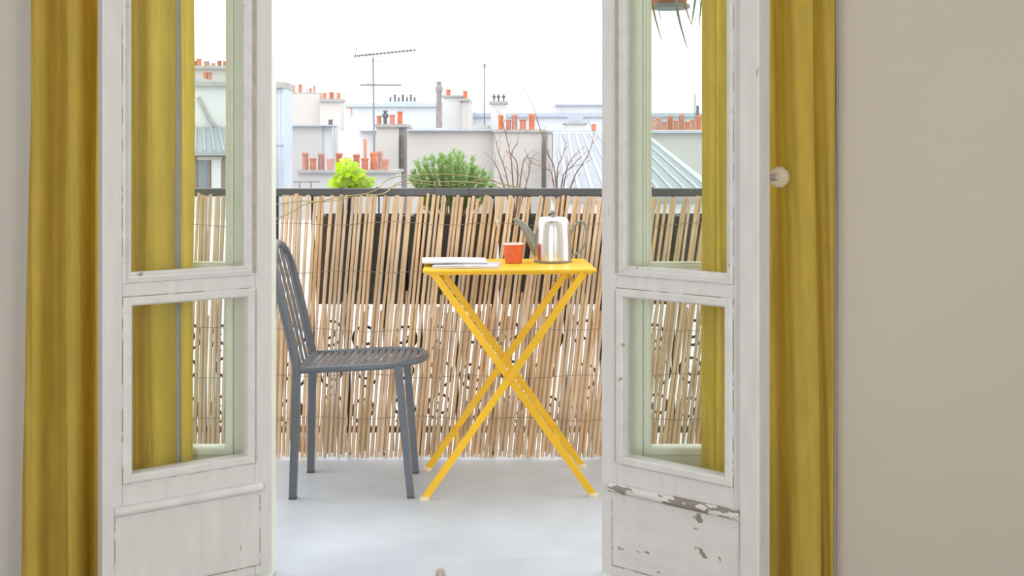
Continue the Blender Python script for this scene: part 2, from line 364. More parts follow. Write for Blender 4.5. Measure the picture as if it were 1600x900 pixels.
bs = thing('bamboo_screen', (0,4.235,0), 'split bamboo slat screen wired along the balcony railing', 'fence screen')
variants = []
def slat_mesh(w, bow, bow2):
    mb = MB(); n = 7; vs_ = []; fs_ = []
    for i in range(n+1):
        t = i/n; x = bow*t*t+bow2*math.sin(t*math.pi*1.0); ww = w*(1+.06*math.sin(t*9+bow*50))
        vs_ += [(x-ww/2, .003, t), (x-ww*.30, -.003, t), (x+ww*.30, -.003, t), (x+ww/2, .003, t)]
    for i in range(n):
        for k in range(4): fs_.append((i*4+k, i*4+(k+1) % 4, (i+1)*4+(k+1) % 4, (i+1)*4+k))
    fs_ += [(0,1,2,3), (n*4+3,n*4+2,n*4+1,n*4)]
    return mb.add(vs_, fs_)
def slat(v, x, y, z, h, lean, wx=1):
    me = variants[v % len(variants)]
    o = bpy.data.objects.new('slat', me); col.objects.link(o); o.parent = bs
    o.location = (x, y, z); o.scale = (wx, 1, h); o.rotation_euler = (0, lean, 0)
for k in range(10):
    t = slat_mesh(.0130+.0010*(k % 3), .010+.0025*(k % 4), random.uniform(-.003,.003)).build('slat', 'bamboo', bs, local=True)
    variants.append(t.data); bpy.data.objects.remove(t)
def lean_at(px):
    pts = [(100,1.0),(430,.6),(480,1.6),(520,3.0),(650,4.6),(780,6.6),(880,6.2),(940,5.6),(1100,7.0),(1500,6.0)]
    for (a, b), (c, d) in zip(pts, pts[1:]):
        if a <= px <= c: return b+(d-b)*(px-a)/(c-a)
    return pts[-1][1]
x = -1.80; i = 0
while x < 1.42:
    px = 800+(x+.05)*F/4.235
    ln = math.radians(lean_at(px)+random.gauss(0,.28))
    slat(random.randrange(10), x, -.006+random.choice((0,.005)), .002+random.uniform(0,.006), random.uniform(.957,.970), ln, random.uniform(.78,1.02))
    x += random.uniform(.0158,.0186); i += 1
n_up = i
x = -1.28
while x < .82 and i < 296:                                   # second, shorter layer showing between the long slats low down
    slat(random.randrange(10), x, .006, .010+random.uniform(0,.02), random.uniform(.50,.60), math.radians(.55*lean_at(800+x*F/4.235)+random.gauss(0,1.0)), random.uniform(.6,.85))
    x += random.choice((.0135,.016,.021,.027)); i += 1
for z in (.862,.690,.475,.305,.150):
    pts = [(-1.8+k*.08, -.0125, z+.006*math.sin(k*1.3+z*20)+.004*math.sin(k*.37+z*9)) for k in range(40)]
    MB().tube(pts, .0011, 5).build('binding_wire', 'binding_wire', bs, smooth=True, local=True)

# planter boxes hooked on the outside of the railing
def planter(x0, x1, label):
    t = thing('planter_box', ((x0+x1)/2,4.42,.555), label, 'planter', 'charcoal railing planters')
    y0, y1, z0, z1 = 4.325, 4.52, .555, .885
    b = MB().box(x0,x1,y0,y0+.012,z0,z1).box(x0,x1,y1-.012,y1,z0,z1).box(x0,x0+.012,y0+.012,y1-.012,z0,z1).box(x1-.012,x1,y0+.012,y1-.012,z0,z1).box(x0+.012,x1-.012,y0+.012,y1-.012,z0,z0+.012)
    b.build('box', 'planter_grey', t)
    MB().box(x0+.012,x1-.012,y0+.012,y1-.012,z1-.06,z1-.03).build('soil', 'soil', t)
    for x in (x0+.1, x1-.1):
        MB().tube([(x,y0+.006,z1-.02),(x,y0+.006,.9955),(x,4.256,.9955),(x,4.256,.965)], .003, 6).build('hook', 'rail_paint', t)
planter(-.735,-.40, 'charcoal railing planter holding the lime green leafy plant')
planter(-.39,-.06, 'charcoal railing planter holding the feathery green bush')
planter(-.05,.62, 'charcoal railing planter holding the bare twiggy shrubs')
planter(.63,1.20, 'charcoal railing planter behind the screen past the bare shrubs')

# ------------------------------------------------------------------ plants
def lobed_leaf(size):
    out = []
    for k in range(20):
        a = 2*math.pi*k/20; r = size*(.62+.30*abs(math.cos(2.5*a))+.06*(k % 2))
        out.append((r*math.cos(a), r*math.sin(a), .12*size*math.cos(3*a)-.25*(r*r/size)))
    mb = MB(); mb.add([(0,0,.05*size)]+out, [(0,1+k,1+(k+1) % 20) for k in range(20)]); return mb
lp = thing('lime_plant', W(550,300,4.42), 'bright lime green leafy plant poking above the bamboo screen', 'plant')
lp.location.z = .855; lp['_w'] = tuple(lp.location)
lm = [lobed_leaf(.026+.006*k).build('leaf', 'lime_leaf', lp, local=True) for k in range(3)]
meshes = [o.data for o in lm]
for o in lm: bpy.data.objects.remove(o)
outline = [(540,252,8),(533,262,14),(545,266,16),(556,268,14),(528,276,12),(540,279,16),(553,281,18),(566,278,14),(576,283,8),(523,288,10),(535,291,14),(548,292,16),(562,291,16),(575,292,9),(549,258,8),(530,270,10),(570,287,8),(541,273,10),(558,274,9),(526,282,8)]
for k, (px, py, r) in enumerate(outline*2):
    Y = 4.42+random.uniform(-.05,.05); p = W(px+random.uniform(-3,3), py+random.uniform(-2,3), Y)
    o = bpy.data.objects.new('leaf', meshes[k % 3]); col.objects.link(o); o.parent = lp
    o.location = p-Vector(lp['_w']); s = .62+.03*r*random.uniform(.6,1.0); o.scale = (s, s, s)
    o.rotation_euler = (math.radians(random.uniform(25,85)), random.uniform(-.5,.5), random.uniform(-.8,.8))
st = MB()
for k in range(7): st.tube([W(550,300,4.42)+Vector((0,0,-.10)), W(550+random.uniform(-6,6),292,4.42), W(*random.choice(outline)[:2],4.42)], .0018, 5)
st.build('stem', 'vine_stem', lp, smooth=True)

bu = thing('feathery_bush', (WX(705,4.43),4.43,.855), 'feathery mid green bush of fine needle leaves behind the rail', 'bush')
tw = MB(); fo = MB()
def blade(mb, p, d, l, w):
    d = d.normalized(); s = d.cross(Vector((random.gauss(0,1),random.gauss(0,1),random.gauss(0,1)))).normalized()*w
    mb.add([p, p+d*l*.5+s, p+d*l, p+d*l*.5-s], [(0,1,2,3)])
tips = [(650,255),(662,248),(675,246),(688,243),(700,240),(712,234),(722,240),(735,250),(745,258),(755,266),(765,272),(645,268),(655,262),(668,256),(682,250),(694,247),(706,244),(717,246),(728,256),(738,262),(750,270),(648,278),(660,272),(675,268),(690,262),(702,258),(715,258),(727,268),(740,274),(760,280),(640,280),(770,285)]
for px, py in tips*2:
    Y = 4.43+random.uniform(-.07,.07); a = Vector((WX(705+(px-705)*.45,4.43), 4.43, .855)); b = W(px+random.uniform(-4,4), py+random.uniform(-3,5), Y)
    m_ = a.lerp(b,.55)+Vector((0,0,.012)); pth = smooth_path([a,m_,b],8)
    tw.tube(pth, [.0018]*8+[.0012]*(len(pth)-8), 4)
    for k in range(110):
        t = random.uniform(.25,1); p = pth[min(int(t*(len(pth)-1)), len(pth)-1)]
        d = (b-a).normalized()+Vector((random.gauss(0,.6),random.gauss(0,.6),random.gauss(0,.45)))
        blade(fo, p, d, random.uniform(.014,.03), random.uniform(.0013,.0024))
tw.build('twig', 'vine_stem', bu, smooth=True)
tag(fo.build('foliage', 'needle_green', bu), kind='stuff')

def shrub(name, base, lines, label):
    b = Vector((WX(base,4.43),4.43,.855)); t = thing(name, b, label, 'shrub')
    for ln in lines:
        mb = MB(); Y = 4.43+random.uniform(-.05,.05)
        pth = smooth_path([b]+[W(px+random.uniform(-1,1),py,Y) for px,py in ln], 6); n = len(pth)
        mb.tube(pth, [.0034-.0024*k/n for k in range(n)], 5)
        for k in range(5, n, 3):
            d = (pth[min(k+1,n-1)]-pth[k-1]).normalized()+Vector((random.choice((-1,1))*random.uniform(.4,.9),random.uniform(-.4,.4),random.uniform(0,.3)))
            l = random.uniform(.02,.055); e = pth[k]+d.normalized()*l
            mb.tube([pth[k], pth[k]+d.normalized()*l*.5+Vector((0,0,.003)), e], [.0011,.0009,.0006], 4)
            mb.lathe([(.0005,0),(.0018,.002),(.0005,.005)], e, 5)
        mb.build('branch', 'stem_brown', t, smooth=True)
shrub('bare_shrub', 806, [[(800,262),(797,242),(789,205),(782,180)],[(790,270),(778,235),(773,212)],[(815,268),(822,245),(833,256)],[(826,276),(829,258),(832,246)],[(783,276),(776,262),(770,250)],[(808,262),(800,240),(810,222)]], 'bare twiggy shrub in front of the beige chimney wall')
shrub('bare_shrub', 872, [[(866,268),(856,240),(846,205),(832,165),(819,138)],[(871,270),(878,245),(886,222)],[(880,278),(892,262),(906,246)],[(896,280),(908,258),(921,236),(929,205)],[(864,276),(852,262),(848,250)],[(884,272),(890,255),(900,240)]], 'taller bare twiggy shrub in front of the seamed zinc roof')
vn = thing('trailing_vine', W(620,300,4.21), 'thin leafless vine trailing along the top of the bamboo screen', 'vine')
vn.location.z = .90; vn['_w'] = tuple(vn.location)
def vine(pp, r):
    MB().tube(smooth_path([W(px,py,Y) for px,py,Y in pp],6), r, 6).build('stem', 'vine_stem', vn, smooth=True)
vine([(424,320,4.2),(445,318,4.2),(470,314,4.205),(497,315,4.2),(520,310,4.21),(560,304,4.21),(590,304,4.21),(604,300,4.23),(618,288,4.30),(640,280,4.32),(670,284,4.32),(720,284,4.32),(760,288,4.32),(800,297,4.32),(850,299,4.30)], .0024)
vine([(424,345,4.2),(455,332,4.2),(480,318,4.2),(530,312,4.21),(585,298,4.23),(600,285,4.32),(620,276,4.34),(680,272,4.34),(740,276,4.34),(790,288,4.34),(830,297,4.34)], .002)
vine([(600,296,4.30),(640,286,4.33),(700,290,4.33),(760,280,4.34),(790,290,4.33),(840,296,4.33),(900,294,4.33)], .0016)

# hanging pot seen through the glass beside the knob leaf
hp = thing('hanging_pot', (.487,3.55,1.575), 'terracotta hanging pot with drooping strap leaves outside the window', 'plant pot')
MB().lathe([(.050,0),(.058,.06),(.066,.10),(.070,.10),(.070,.125),(.060,.125),(.056,.10),(.03,.095)], (.487,3.55,1.575), 24).build('pot', 'terracotta', hp, smooth=True)
MB().lathe([(.058,0),(.062,.004),(.062,.012),(.03,.014)], (.487,3.55,1.568), 20).build('saucer', 'strap_blue', hp, smooth=True)
for a in (0,2.1,4.2):
    MB().tube([(.487+.066*math.cos(a),3.55+.066*math.sin(a),1.69),(.487,3.55,2.10)], .0012, 5).build('cord', 'binding_wire', hp)
MB().tube([(.487,3.55,2.10),(.487,3.55,2.13),(.487,3.18,2.16)], .005, 8).build('bracket', 'rail_paint', hp)
def strap(pp, m, w=.006):
    pth = smooth_path([(.487,3.55,1.675)]+[W(px,py,Y) for px,py,Y in pp],6); n = len(pth); mb = MB(); vs_ = []; fs_ = []
    for k, p in enumerate(pth):
        ww = w*math.sin(math.pi*min(.5+.5*k/n, .98))+.0006
        vs_ += [p+Vector((-ww,0,0)), p+Vector((0,-ww*.35,0)), p+Vector((ww,0,0)), p+Vector((0,ww*.25,0))]
    for k in range(n-1):
        for q in range(4): fs_.append((k*4+q, k*4+(q+1) % 4, (k+1)*4+(q+1) % 4, (k+1)*4+q))
    mb.add(vs_, fs_).build('leaf', m, hp, smooth=True)
strap([(1040,-75,3.47),(1018,-30,3.45),(1021,15,3.45),(1034,64,3.46)], 'strap_dry')
strap([(1030,-75,3.5),(1008,-30,3.5),(1004,10,3.5),(1003,38,3.5)], 'strap_green')
strap([(1052,-75,3.46),(1056,-20,3.45),(1060,25,3.45),(1074,76,3.45)], 'strap_blue', .008)
strap([(1066,-75,3.46),(1086,-20,3.46),(1084,15,3.46),(1080,40,3.46)], 'strap_blue', .006)
strap([(1060,-75,3.46),(1066,-10,3.45),(1074,20,3.45),(1080,38,3.45)], 'strap_dry', .004)
strap([(1080,-75,3.5),(1097,-30,3.5),(1095,10,3.5),(1092,42,3.5)], 'strap_green', .005)
strap([(1044,-75,3.46),(1015,-40,3.46),(1010,0,3.46),(1014,24,3.46)], 'strap_green', .005)
strap([(1050,-75,3.46),(1030,-10,3.45),(1030,15,3.45),(1033,33,3.45)], 'strap_blue', .003)
strap([(1085,-75,3.52),(1108,-40,3.52),(1122,-8,3.52),(1126,22,3.52)], 'strap_green', .006)

# ------------------------------------------------------------------ chair
ch = thing('bistro_chair', (-.52,3.90,0), 'slate grey metal chair with rounded spindle back beside the yellow table', 'chair')
YN, YF = 3.745, 4.055
yc = (YN+YF)/2; hw = (YF-YN)/2
def hoop(y, zz): return -.700-.095*max(0,(zz-.42)/.40)**1.05
pts = [(hoop(0,.415), YN, .415)]
for z in (.50,.58,.66): pts.append((hoop(0,z), YN+.004*(z-.42), z))
for k in range(0, 13):
    a = math.pi*k/12; z = .665+.153*math.sin(a)**.85 if 0 < k < 12 else .665
    pts.append((hoop(0,z), yc-hw*.985*math.cos(a), z))
for z in (.58,.50,.415): pts.append((hoop(0,z), YF, z))
MB().tube(smooth_path(pts,3), .0135, 10).build('back_hoop', 'chair_steel', ch, smooth=True)
for k in range(4):
    y = YN+(YF-YN)*(k+1)/5; zt_ = .665+.148*math.sqrt(max(0,1-((y-yc)/hw)**2))
    MB().tube([(hoop(0,z),y,z) for z in (.425,.55,.68,zt_)], .0048, 8).build('spindle', 'chair_steel', ch, smooth=True)
# D-shaped seat frame, rising slightly to the front
def seat_z(x): return .416+.052*(x+.70)
outl = [(-.695,YN+.004)]
for k in range(15):
    a = -math.pi/2+math.pi*k/14
    outl.append((-.455+.165*math.cos(a), yc+(hw+.004)*math.sin(a)))
outl.append((-.695,YF-.004))
ring = smooth_path([(x,y,seat_z(x)) for x,y in outl],3)
MB().tube(ring+[ring[0]], .0115, 10).build('seat_frame', 'chair_steel', ch, smooth=True)
for k in range(17):
    x = -.685+k*.0235
    h_ = hw if x < -.455 else hw*math.sqrt(max(0,1-((x+.455)/.165)**2))
    if h_ < .03: continue
    z = seat_z(x)+.002
    MB().box(x-.0088,x+.0088,yc-h_+.002,yc+h_-.002,z-.002,z+.003).build('seat_slat', 'chair_steel', ch)
def sqleg(a, b, w0, w1):
    o = MB().tube([a, Vector(a).lerp(Vector(b),.5), b], [w0*.707,(w0+w1)*.3535,w1*.707], 4, sq=True).build('leg', 'chair_steel', ch)
    e = Vector(b)
    MB().box(e.x-w1*.52,e.x+w1*.52,e.y-w1*.52,e.y+w1*.52,0,.006).build('foot', 'foot_rubber', o)
sqleg((-.700,YN,.425),(-.712,YN,.004),.025,.023); sqleg((-.700,YF,.425),(-.708,YF,.004),.025,.023)
sqleg((-.372,YN+.012,.430),(-.330,YN+.010,.004),.025,.022); sqleg((-.372,YF-.012,.430),(-.338,YF-.010,.004),.025,.022)

# ------------------------------------------------------------------ folding table and what stands on it
tb = thing('folding_table', (-.0135,3.95,0), 'bright yellow metal folding bistro table with crossed legs', 'table')
tb.rotation_euler.z = math.radians(2.7); tb.location = (-.0150,3.925,0)        # stands slightly askew
TY0, TY1 = 3.762, 4.140; TZ = .745
top = MB().box(-.297,.270,TY0,TY1,TZ-.010,TZ).build('tabletop', 'table_yellow', tb, bevel=.003)
MB().box(-.285,.258,TY0+.012,TY0+.020,TZ-.017,TZ-.010).build('apron', 'table_yellow', top)
MB().box(-.285,.258,TY1-.020,TY1-.012,TZ-.017,TZ-.010).build('apron', 'table_yellow', top)
def xleg(xa, xb, y):
    a = Vector((xa,y,TZ-.012)); b = Vector((xb,y,.008)); d = (b-a).normalized(); n = Vector((-d.z,0,d.x))*.0115; t = Vector((0,.005,0))
    o = MB().hexa([b-n-t,b+n-t,b+n+t,b-n+t,a-n-t,a+n-t,a+n+t,a-n+t]).build('leg', 'table_yellow', tb, bevel=.0015)
    MB().lathe([(.016,0),(.017,.004),(.014,.010),(.006,.012)], (xb+math.copysign(.003,xb),y,0), 14).build('foot_cap', 'foot_cap', o, smooth=True)
for y, off in ((3.772, 0), (4.118, 0)):
    xleg(-.262,.258,y+.011); xleg(.228,-.288,y-.002)
for f_, (xa, xb, dy) in ((.80,(-.262,.258,.011)),(.80,(.228,-.288,-.002)),(.05,(-.262,.258,.011)),(.05,(.228,-.288,-.002))):
    x = xa+(xb-xa)*f_; z = TZ-.012+(.008-TZ+.012)*f_
    MB().tube([(x,3.772+dy,z),(x,4.118+dy,z)], .006, 8).build('stretcher', 'table_yellow', tb, smooth=True)
xm = -.262+.52*.4735; zm = TZ-.012-(TZ-.02)*.4735
for y in (3.763, 4.112): MB().tube([(xm,y-.002,zm),(xm,y+.026,zm)], .007, 10).build('pivot', 'table_yellow', tb, smooth=True)

tz = TZ
TPX, TPY = WX(864,4.0), 4.0
tp = thing('teapot', (TPX,TPY,tz), 'teapot with brushed steel cosy cover and dark grey spout', 'teapot')
MB().lathe([(.064,0),(.0665,.002),(.0665,.008),(.062,.010)], (TPX,TPY,tz), 32).build('base_ring', 'grey_ceramic', tp, smooth=True)
MB().lathe([(.0645,.008),(.0645,.030),(.0632,.075),(.0605,.110),(.0575,.135),(.052,.149),(.043,.1555),(.018,.1580)], (TPX,TPY,tz), 40).build('steel_cover', 'brushed_steel', tp, smooth=True)
MB().lathe([(.016,.156),(.013,.160),(.0055,.163),(.0055,.168),(.011,.171),(.012,.175),(.008,.179),(.002,.180)], (TPX,TPY,tz), 18).build('lid_knob', 'grey_ceramic', tp, smooth=True)
sp = smooth_path([W(846,396,4.0),W(837,385,4.0),W(827,367,4.0),W(816,351,4.0),W(808,345,4.0),W(802,343,4.0)],5)
n = len(sp)
MB().tube(sp, [.028-.0215*min(1,(k/n)*1.3) for k in range(n)], 14, flat=.8).build('spout', 'grey_ceramic', tp, smooth=True)
hd = smooth_path([W(888,371,4.0),W(893,362,4.0),W(900,350,4.0),W(907,346,4.0),W(914,350,4.0),W(917,364,4.0),W(914,382,4.0),W(905,394,4.0),W(891,400,4.0)],5)
MB().tube(hd, .0045, 10).build('handle', 'grey_ceramic', tp, smooth=True)

CX = WX(803,3.965)-.002
cu = thing('cup', (CX,3.965,tz), 'small orange red crumpled ceramic cup beside the teapot', 'cup')
wob = lambda a, z: 1+.02*math.sin(5*a+z*160)+.012*math.sin(z*900)
prof = [(.026,0),(.0285,.002)]+[(.0285+.007*(k/11)+(.0013 if k % 2 else 0), .004+.060*k/11) for k in range(12)]
MB().lathe(prof+[(.0335,.064),(.0335,.062),(.028,.012),(.005,.010)], (CX,3.965,tz), 36, wob).build('body', 'orange_glaze', cu, smooth=True)
w = MB(); N_ = 36
vs_ = []; fs_ = []
for k in range(N_):
    a = 2*math.pi*k/N_; q = wob(a,.066)
    for r, z in ((.0358,.0635),(.0360,.0675),(.0335,.0685),(.0325,.0630)): vs_.append((CX+r*q*math.cos(a), 3.965+r*q*math.sin(a), tz+z))
for k in range(N_):
    for j in range(4): fs_.append((k*4+j, k*4+(j+1) % 4, ((k+1) % N_)*4+(j+1) % 4, ((k+1) % N_)*4+j))
w.add(vs_, fs_).build('rim', 'white_glaze', cu, smooth=True)

def magazine(name, cx, cy, z, wx, wy, th, rz, label, cover, droop=0):
    t = thing(name, (cx,cy,z), label, 'magazine', rz=rz)
    def sheet(nm, m, z0, z1, gx):
        vs_ = []; fs_ = []; n = 8
        for i in range(n+1):
            u = i/n; x = -wx/2-gx+(wx+2*gx)*u; dz = droop*(1-u)**2+.0018*math.sin(u*math.pi)
            vs_ += [(x,-wy/2-gx,z0+dz*.6),(x,wy/2+gx,z0+dz*.6),(x,wy/2+gx,z1+dz),(x,-wy/2-gx,z1+dz)]
        for i in range(n):
            for k in range(4): fs_.append((i*4+k, i*4+(k+1) % 4, (i+1)*4+(k+1) % 4, (i+1)*4+k))
        fs_ += [(0,1,2,3), (n*4+3,n*4+2,n*4+1,n*4)]
        MB().add(vs_, fs_).build(nm, m, t, smooth=False, local=True)
    sheet('pages', 'paper_white', 0, th*.8, 0); sheet('cover', cover, th*.8, th, .0015)
magazine('magazine', -.150, 3.842, tz, .215, .15, .0075, math.radians(-3), 'lower grey printed magazine lying on the yellow table', 'paper_print')
magazine('magazine', -.196, 3.915, tz+.0098, .215, .17, .0042, math.radians(4), 'open white magazine lying on top, overhanging the table edge', 'paper_white', .002)

# ------------------------------------------------------------------ the roofs of the town
ZG = -15.0
def house(name, px, Y, label): return thing(name, (WX(px,Y),Y,ZG), label, 'building')
def wbox(root, nm, m, px0, px1, pt, Y, dep, pb=None):
    z0 = ZG if pb is None else WZ(pb,Y)
    return MB().box(WX(px0,Y),WX(px1,Y),Y,Y+dep,z0,WZ(pt,Y)).build(nm, m, root)
def pot(parent, px, top, base, wpx, Y, m='terracotta', kind=0):
    r = wpx/2*Y/F; h = (base-top)*Y/F; c = (WX(px,Y),Y,WZ(base,Y))
    if kind == 0: pr = [(r*.92,0),(r*.88,h*.12),(r*.84,h*.82),(r*1.0,h*.86),(r*1.0,h*.96),(r*.86,h),(r*.6,h*.98)]
    elif kind == 1: pr = [(r*.72,0),(r*.75,h*.25),(r*.98,h*.80),(r*1.05,h*.84),(r*1.05,h*.97),(r*.8,h)]
    else: pr = [(r*.55,0),(r*.55,h*.45),(r*1.0,h*.5),(r*1.0,h*.72),(r*.5,h*.78),(r*.5,h*.86),(r*.9,h*.9),(r*.3,h)]
    return MB().lathe(pr, c, 12).build('chimney_pot', m, parent, smooth=True)
def coping(parent, px0, px1, p0, p1, Y, dep, over=2, m='coping'):
    return MB().box(WX(px0-over,Y),WX(px1+over,Y),Y-.12,Y+dep+.12,WZ(p1,Y),WZ(p0,Y)).build('coping', m, parent)

# pale house just beyond the courtyard, its flat roof showing white between the slats
h = thing('low_white_house', (0,7.0,ZG), 'low white rendered house front glimpsed between the bamboo slats', 'building')
MB().box(-7,7,7.0,11.0,ZG,.42).build('wall', 'render_white', h)
MB().box(-7.05,7.05,6.95,11.05,.42,.47).build('coping', 'zinc_pale', h)

# mansard house seen through the glass behind the curtain
Y = 22.0; h = house('mansard_house', 320, Y, 'white mansard house with dormer window and zinc roof seen through glass')
wbox(h,'wall','render_white',230,386,236,Y,2.1); 
wbox(h,'gable','render_white',299,420,134,Y+2.2,1.2,300); coping(h,299,420,128,135,Y+2.2,1.2)
wbox(h,'side_wall','zinc',225,299,118,Y+2.6,3,300)
a = W(262,238,Y-.25); b = W(362,238,Y-.25); c = W(352,199,Y+2.15); d = W(272,199,Y+2.15); n_ = Vector((0,0,-.06))
rf = MB().hexa([a+n_,b+n_,c+n_,d+n_,a,b,c,d])
ro = rf.build('dormer_roof', 'zinc_roof', h)
for q in (275,290,305,320,335,350): MB().tube([W(q,237,Y-.24)+Vector((0,0,.02)), W(312+(q-312)*.78,199,Y+2.14)+Vector((0,0,.02))], .018, 4).build('seam', 'zinc_edge', ro)
wi = MB().frame(WX(305,Y),WX(352,Y),WZ(300,Y),WZ(241,Y),[(0,Y-.02),(0,Y-.05),(.05,Y-.05),(.05,Y-.02)]).build('window', 'brown_wood', h)
MB().box(WX(309,Y),WX(348,Y),Y-.03,Y-.015,WZ(298,Y),WZ(244,Y)).build('window_glass', 'window_dark', wi)
MB().box(WX(309,Y),WX(348,Y),Y-.045,Y-.03,WZ(250,Y),WZ(244,Y)).build('blind_box', 'render_beige', wi)
MB().box(WX(326,Y),WX(330,Y),Y-.05,Y-.03,WZ(298,Y),WZ(250,Y)).build('mullion', 'brown_wood', wi)
MB().box(WX(331,Y),WX(346,Y),Y-.035,Y-.03,WZ(298,Y),WZ(250,Y)).build('net_curtain', 'render_white', wi)
MB().tube([W(309,152,Y+2.15),W(318,170,Y+2.15),W(325,184,Y+2.15),W(338,200,Y+2.15),W(352,206,Y+2.15)], .035, 6).build('rain_pipe', 'coping', h)
Y2 = 30.0
s_ = wbox(h,'chimney_stack','render_beige',270,362,108,Y2,1.2,240); coping(s_,270,362,103,108,Y2,1.2)
for px,t_,w_ in ((296,91,7),(304,95,8),(311,92,9),(323,96,10),(333,99,8),(343,95,8),(352,96,8)): pot(s_,px,t_,103,w_,Y2+.5,'terracotta' if px != 296 else 'dark_cowl')
s_ = wbox(h,'chimney_stack','render_white',306,356,128,27,.8,240)
for px in (321,328): pot(s_,px,112,128,8,26.9)

# zinc tower next to the opening
Y = 24; h = house('zinc_tower', 440, Y, 'pale blue zinc clad party wall with a grey stone cap')
wbox(h,'wall','zinc',424.5,444,138,Y,.9); coping(h,424,444,128,138,Y,.9,1)
for px in (430,437): MB().box(WX(px,Y)-.012,WX(px,Y)+.012,Y-.02,Y+.01,WZ(300,Y),WZ(139,Y)).build('seam', 'zinc_pale', h)
MB().box(WX(424.5,Y),WX(444,Y),Y-.03,Y+.01,WZ(227,Y),WZ(225,Y)).build('cross_seam', 'zinc_edge', h)

Y = 40; h = house('pale_gable_house', 480, Y, 'pale rendered gable with small orange pots above the grey wall')
wbox(h,'wall','render_beige',452,500,147,Y,1.2); wbox(h,'wall','render_beige',500,533,159,Y-.3,.7)
c_ = wbox(h,'chimney_stack','coping',499,534,154,Y-.4,.9,159)
for px,t_,w_ in ((507,145,8),(518,144,9),(529,145,7)): pot(c_,px,t_,154.5,w_,Y)
c_ = wbox(h,'chimney_stack','coping',453,498,144,Y+.1,1,148)
for px,t_,w_ in ((459,133,6),(469,132,7),(485,138,6),(491,134,6)): pot(c_,px,t_,145,w_,Y+.6)
MB().tube([W(479,145,Y+.6),W(479,127,Y+.6)], .05, 8).build('vent_pipe', 'zinc', h)
Y = 33; h = house('grey_courtyard_house', 490, Y, 'grey rendered courtyard wall with a rain pipe below the white gable')
wbox(h,'wall','render_grey',450,503,197,Y,1); wbox(h,'wall','render_white',503,519,198,Y+.1,.8); wbox(h,'wall','render_grey',519,523,200,Y+.2,.6)
MB().box(WX(449,Y),WX(522,Y),Y-.15,Y+1,WZ(197.5,Y),WZ(195,Y)).build('coping', 'zinc_edge', h)
MB().tube([W(516.5,196,Y-.05),W(516.5,187,Y-.05)], .06, 8).build('vent_pipe', 'dark_cowl', h)
MB().tube([W(520,197,Y-.05),W(520,300,Y-.05)], .04, 6).build('rain_pipe', 'zinc', h)

Y = 62; h = house('long_zinc_house', 730, Y, 'long pale zinc roofed house across the back with a blue grey ridge')
wbox(h,'wall','zinc_pale',522,738,167,Y,6); wbox(h,'wall','zinc_pale',738,1150,181,Y+1,6)
MB().box(WX(540,Y),WX(738,Y),Y-.2,Y+6,WZ(167,Y),WZ(161,Y)).build('ridge', 'zinc', h)
MB().box(WX(738,Y),WX(1150,Y),Y+.8,Y+6,WZ(182,Y),WZ(175.5,Y)).build('ridge', 'zinc_edge', h)
wbox(h,'parapet','render_white',868,960,164,Y+8,4); MB().box(WX(867,Y+8),WX(960,Y+8),Y+7.8,Y+12,WZ(165,Y+8),WZ(162.5,Y+8)).build('ridge', 'zinc_edge', h)
c_ = wbox(h,'chimney_stack','zinc',606,652,158.5,Y+2,1.2,164)
for k,px in enumerate((610,617,623,629.5,636,642,648)): pot(c_,px,152 if k % 2 == 0 else 147.5,159,4.2,Y+2.3,'dark_cowl')
for px in (870,877,895,900): MB().tube([W(px,166,Y+8.5),W(px,150 if px != 877 else 156,Y+8.5)], .03, 5).build('aerial_rod', 'antenna_metal', h)
MB().box(WX(684.5,Y),WX(692,Y),Y-.1,Y+.02,WZ(187,Y),WZ(183.5,Y)).build('skylight', 'dark_cowl', h)
c_ = wbox(h,'chimney_stack','render_white',885,914,193,Y-6,1.5,215); coping(c_,883,916,191.5,194,Y-6,1.5)
wbox(h,'vent_box','zinc_edge',889,911,179,Y-5.5,1,192)
Y = 52; h = house('low_white_annexe', 560, Y, 'low white annexe with one small orange pot behind the aerial')
wbox(h,'wall','render_white',523,590,182,Y,4); wbox(h,'wall','zinc_pale',523,545,170,Y+.5,3)
pot(wbox(h,'chimney_stack','render_white',541,556,177,Y+1,1,185),547,169,177.5,8,Y+1.4)

Y = 38; h = house('narrow_chimney_house', 612, Y, 'narrow grey chimney wall with stained cap and four mixed pots')
wbox(h,'wall','render_beige',588,623,199,Y,1.6); wbox(h,'wall','render_grey',623,636,199,Y+.3,2.4); c_ = coping(h,588,634,194,199,Y,1.6,2)
for px,t_,w_,m_,k_ in ((592,181,8,'terracotta',0),(602,172,10,'dark_cowl',2),(613,179,9,'terracotta',0),(625,174,9,'terracotta',0)): pot(c_,px,t_,194.3,w_,Y+.5,m_,k_)
wbox(h,'low_wall','render_white',520,588,205,Y+.5,1); MB().box(WX(560,Y),WX(588,Y),Y+.3,Y+1.55,WZ(205,Y),WZ(203.5,Y)).build('coping', 'zinc_edge', h)
MB().tube([W(628,212,Y+.2),W(628,268,Y+.2)], .05, 6).build('rain_pipe', 'old_flue', h)

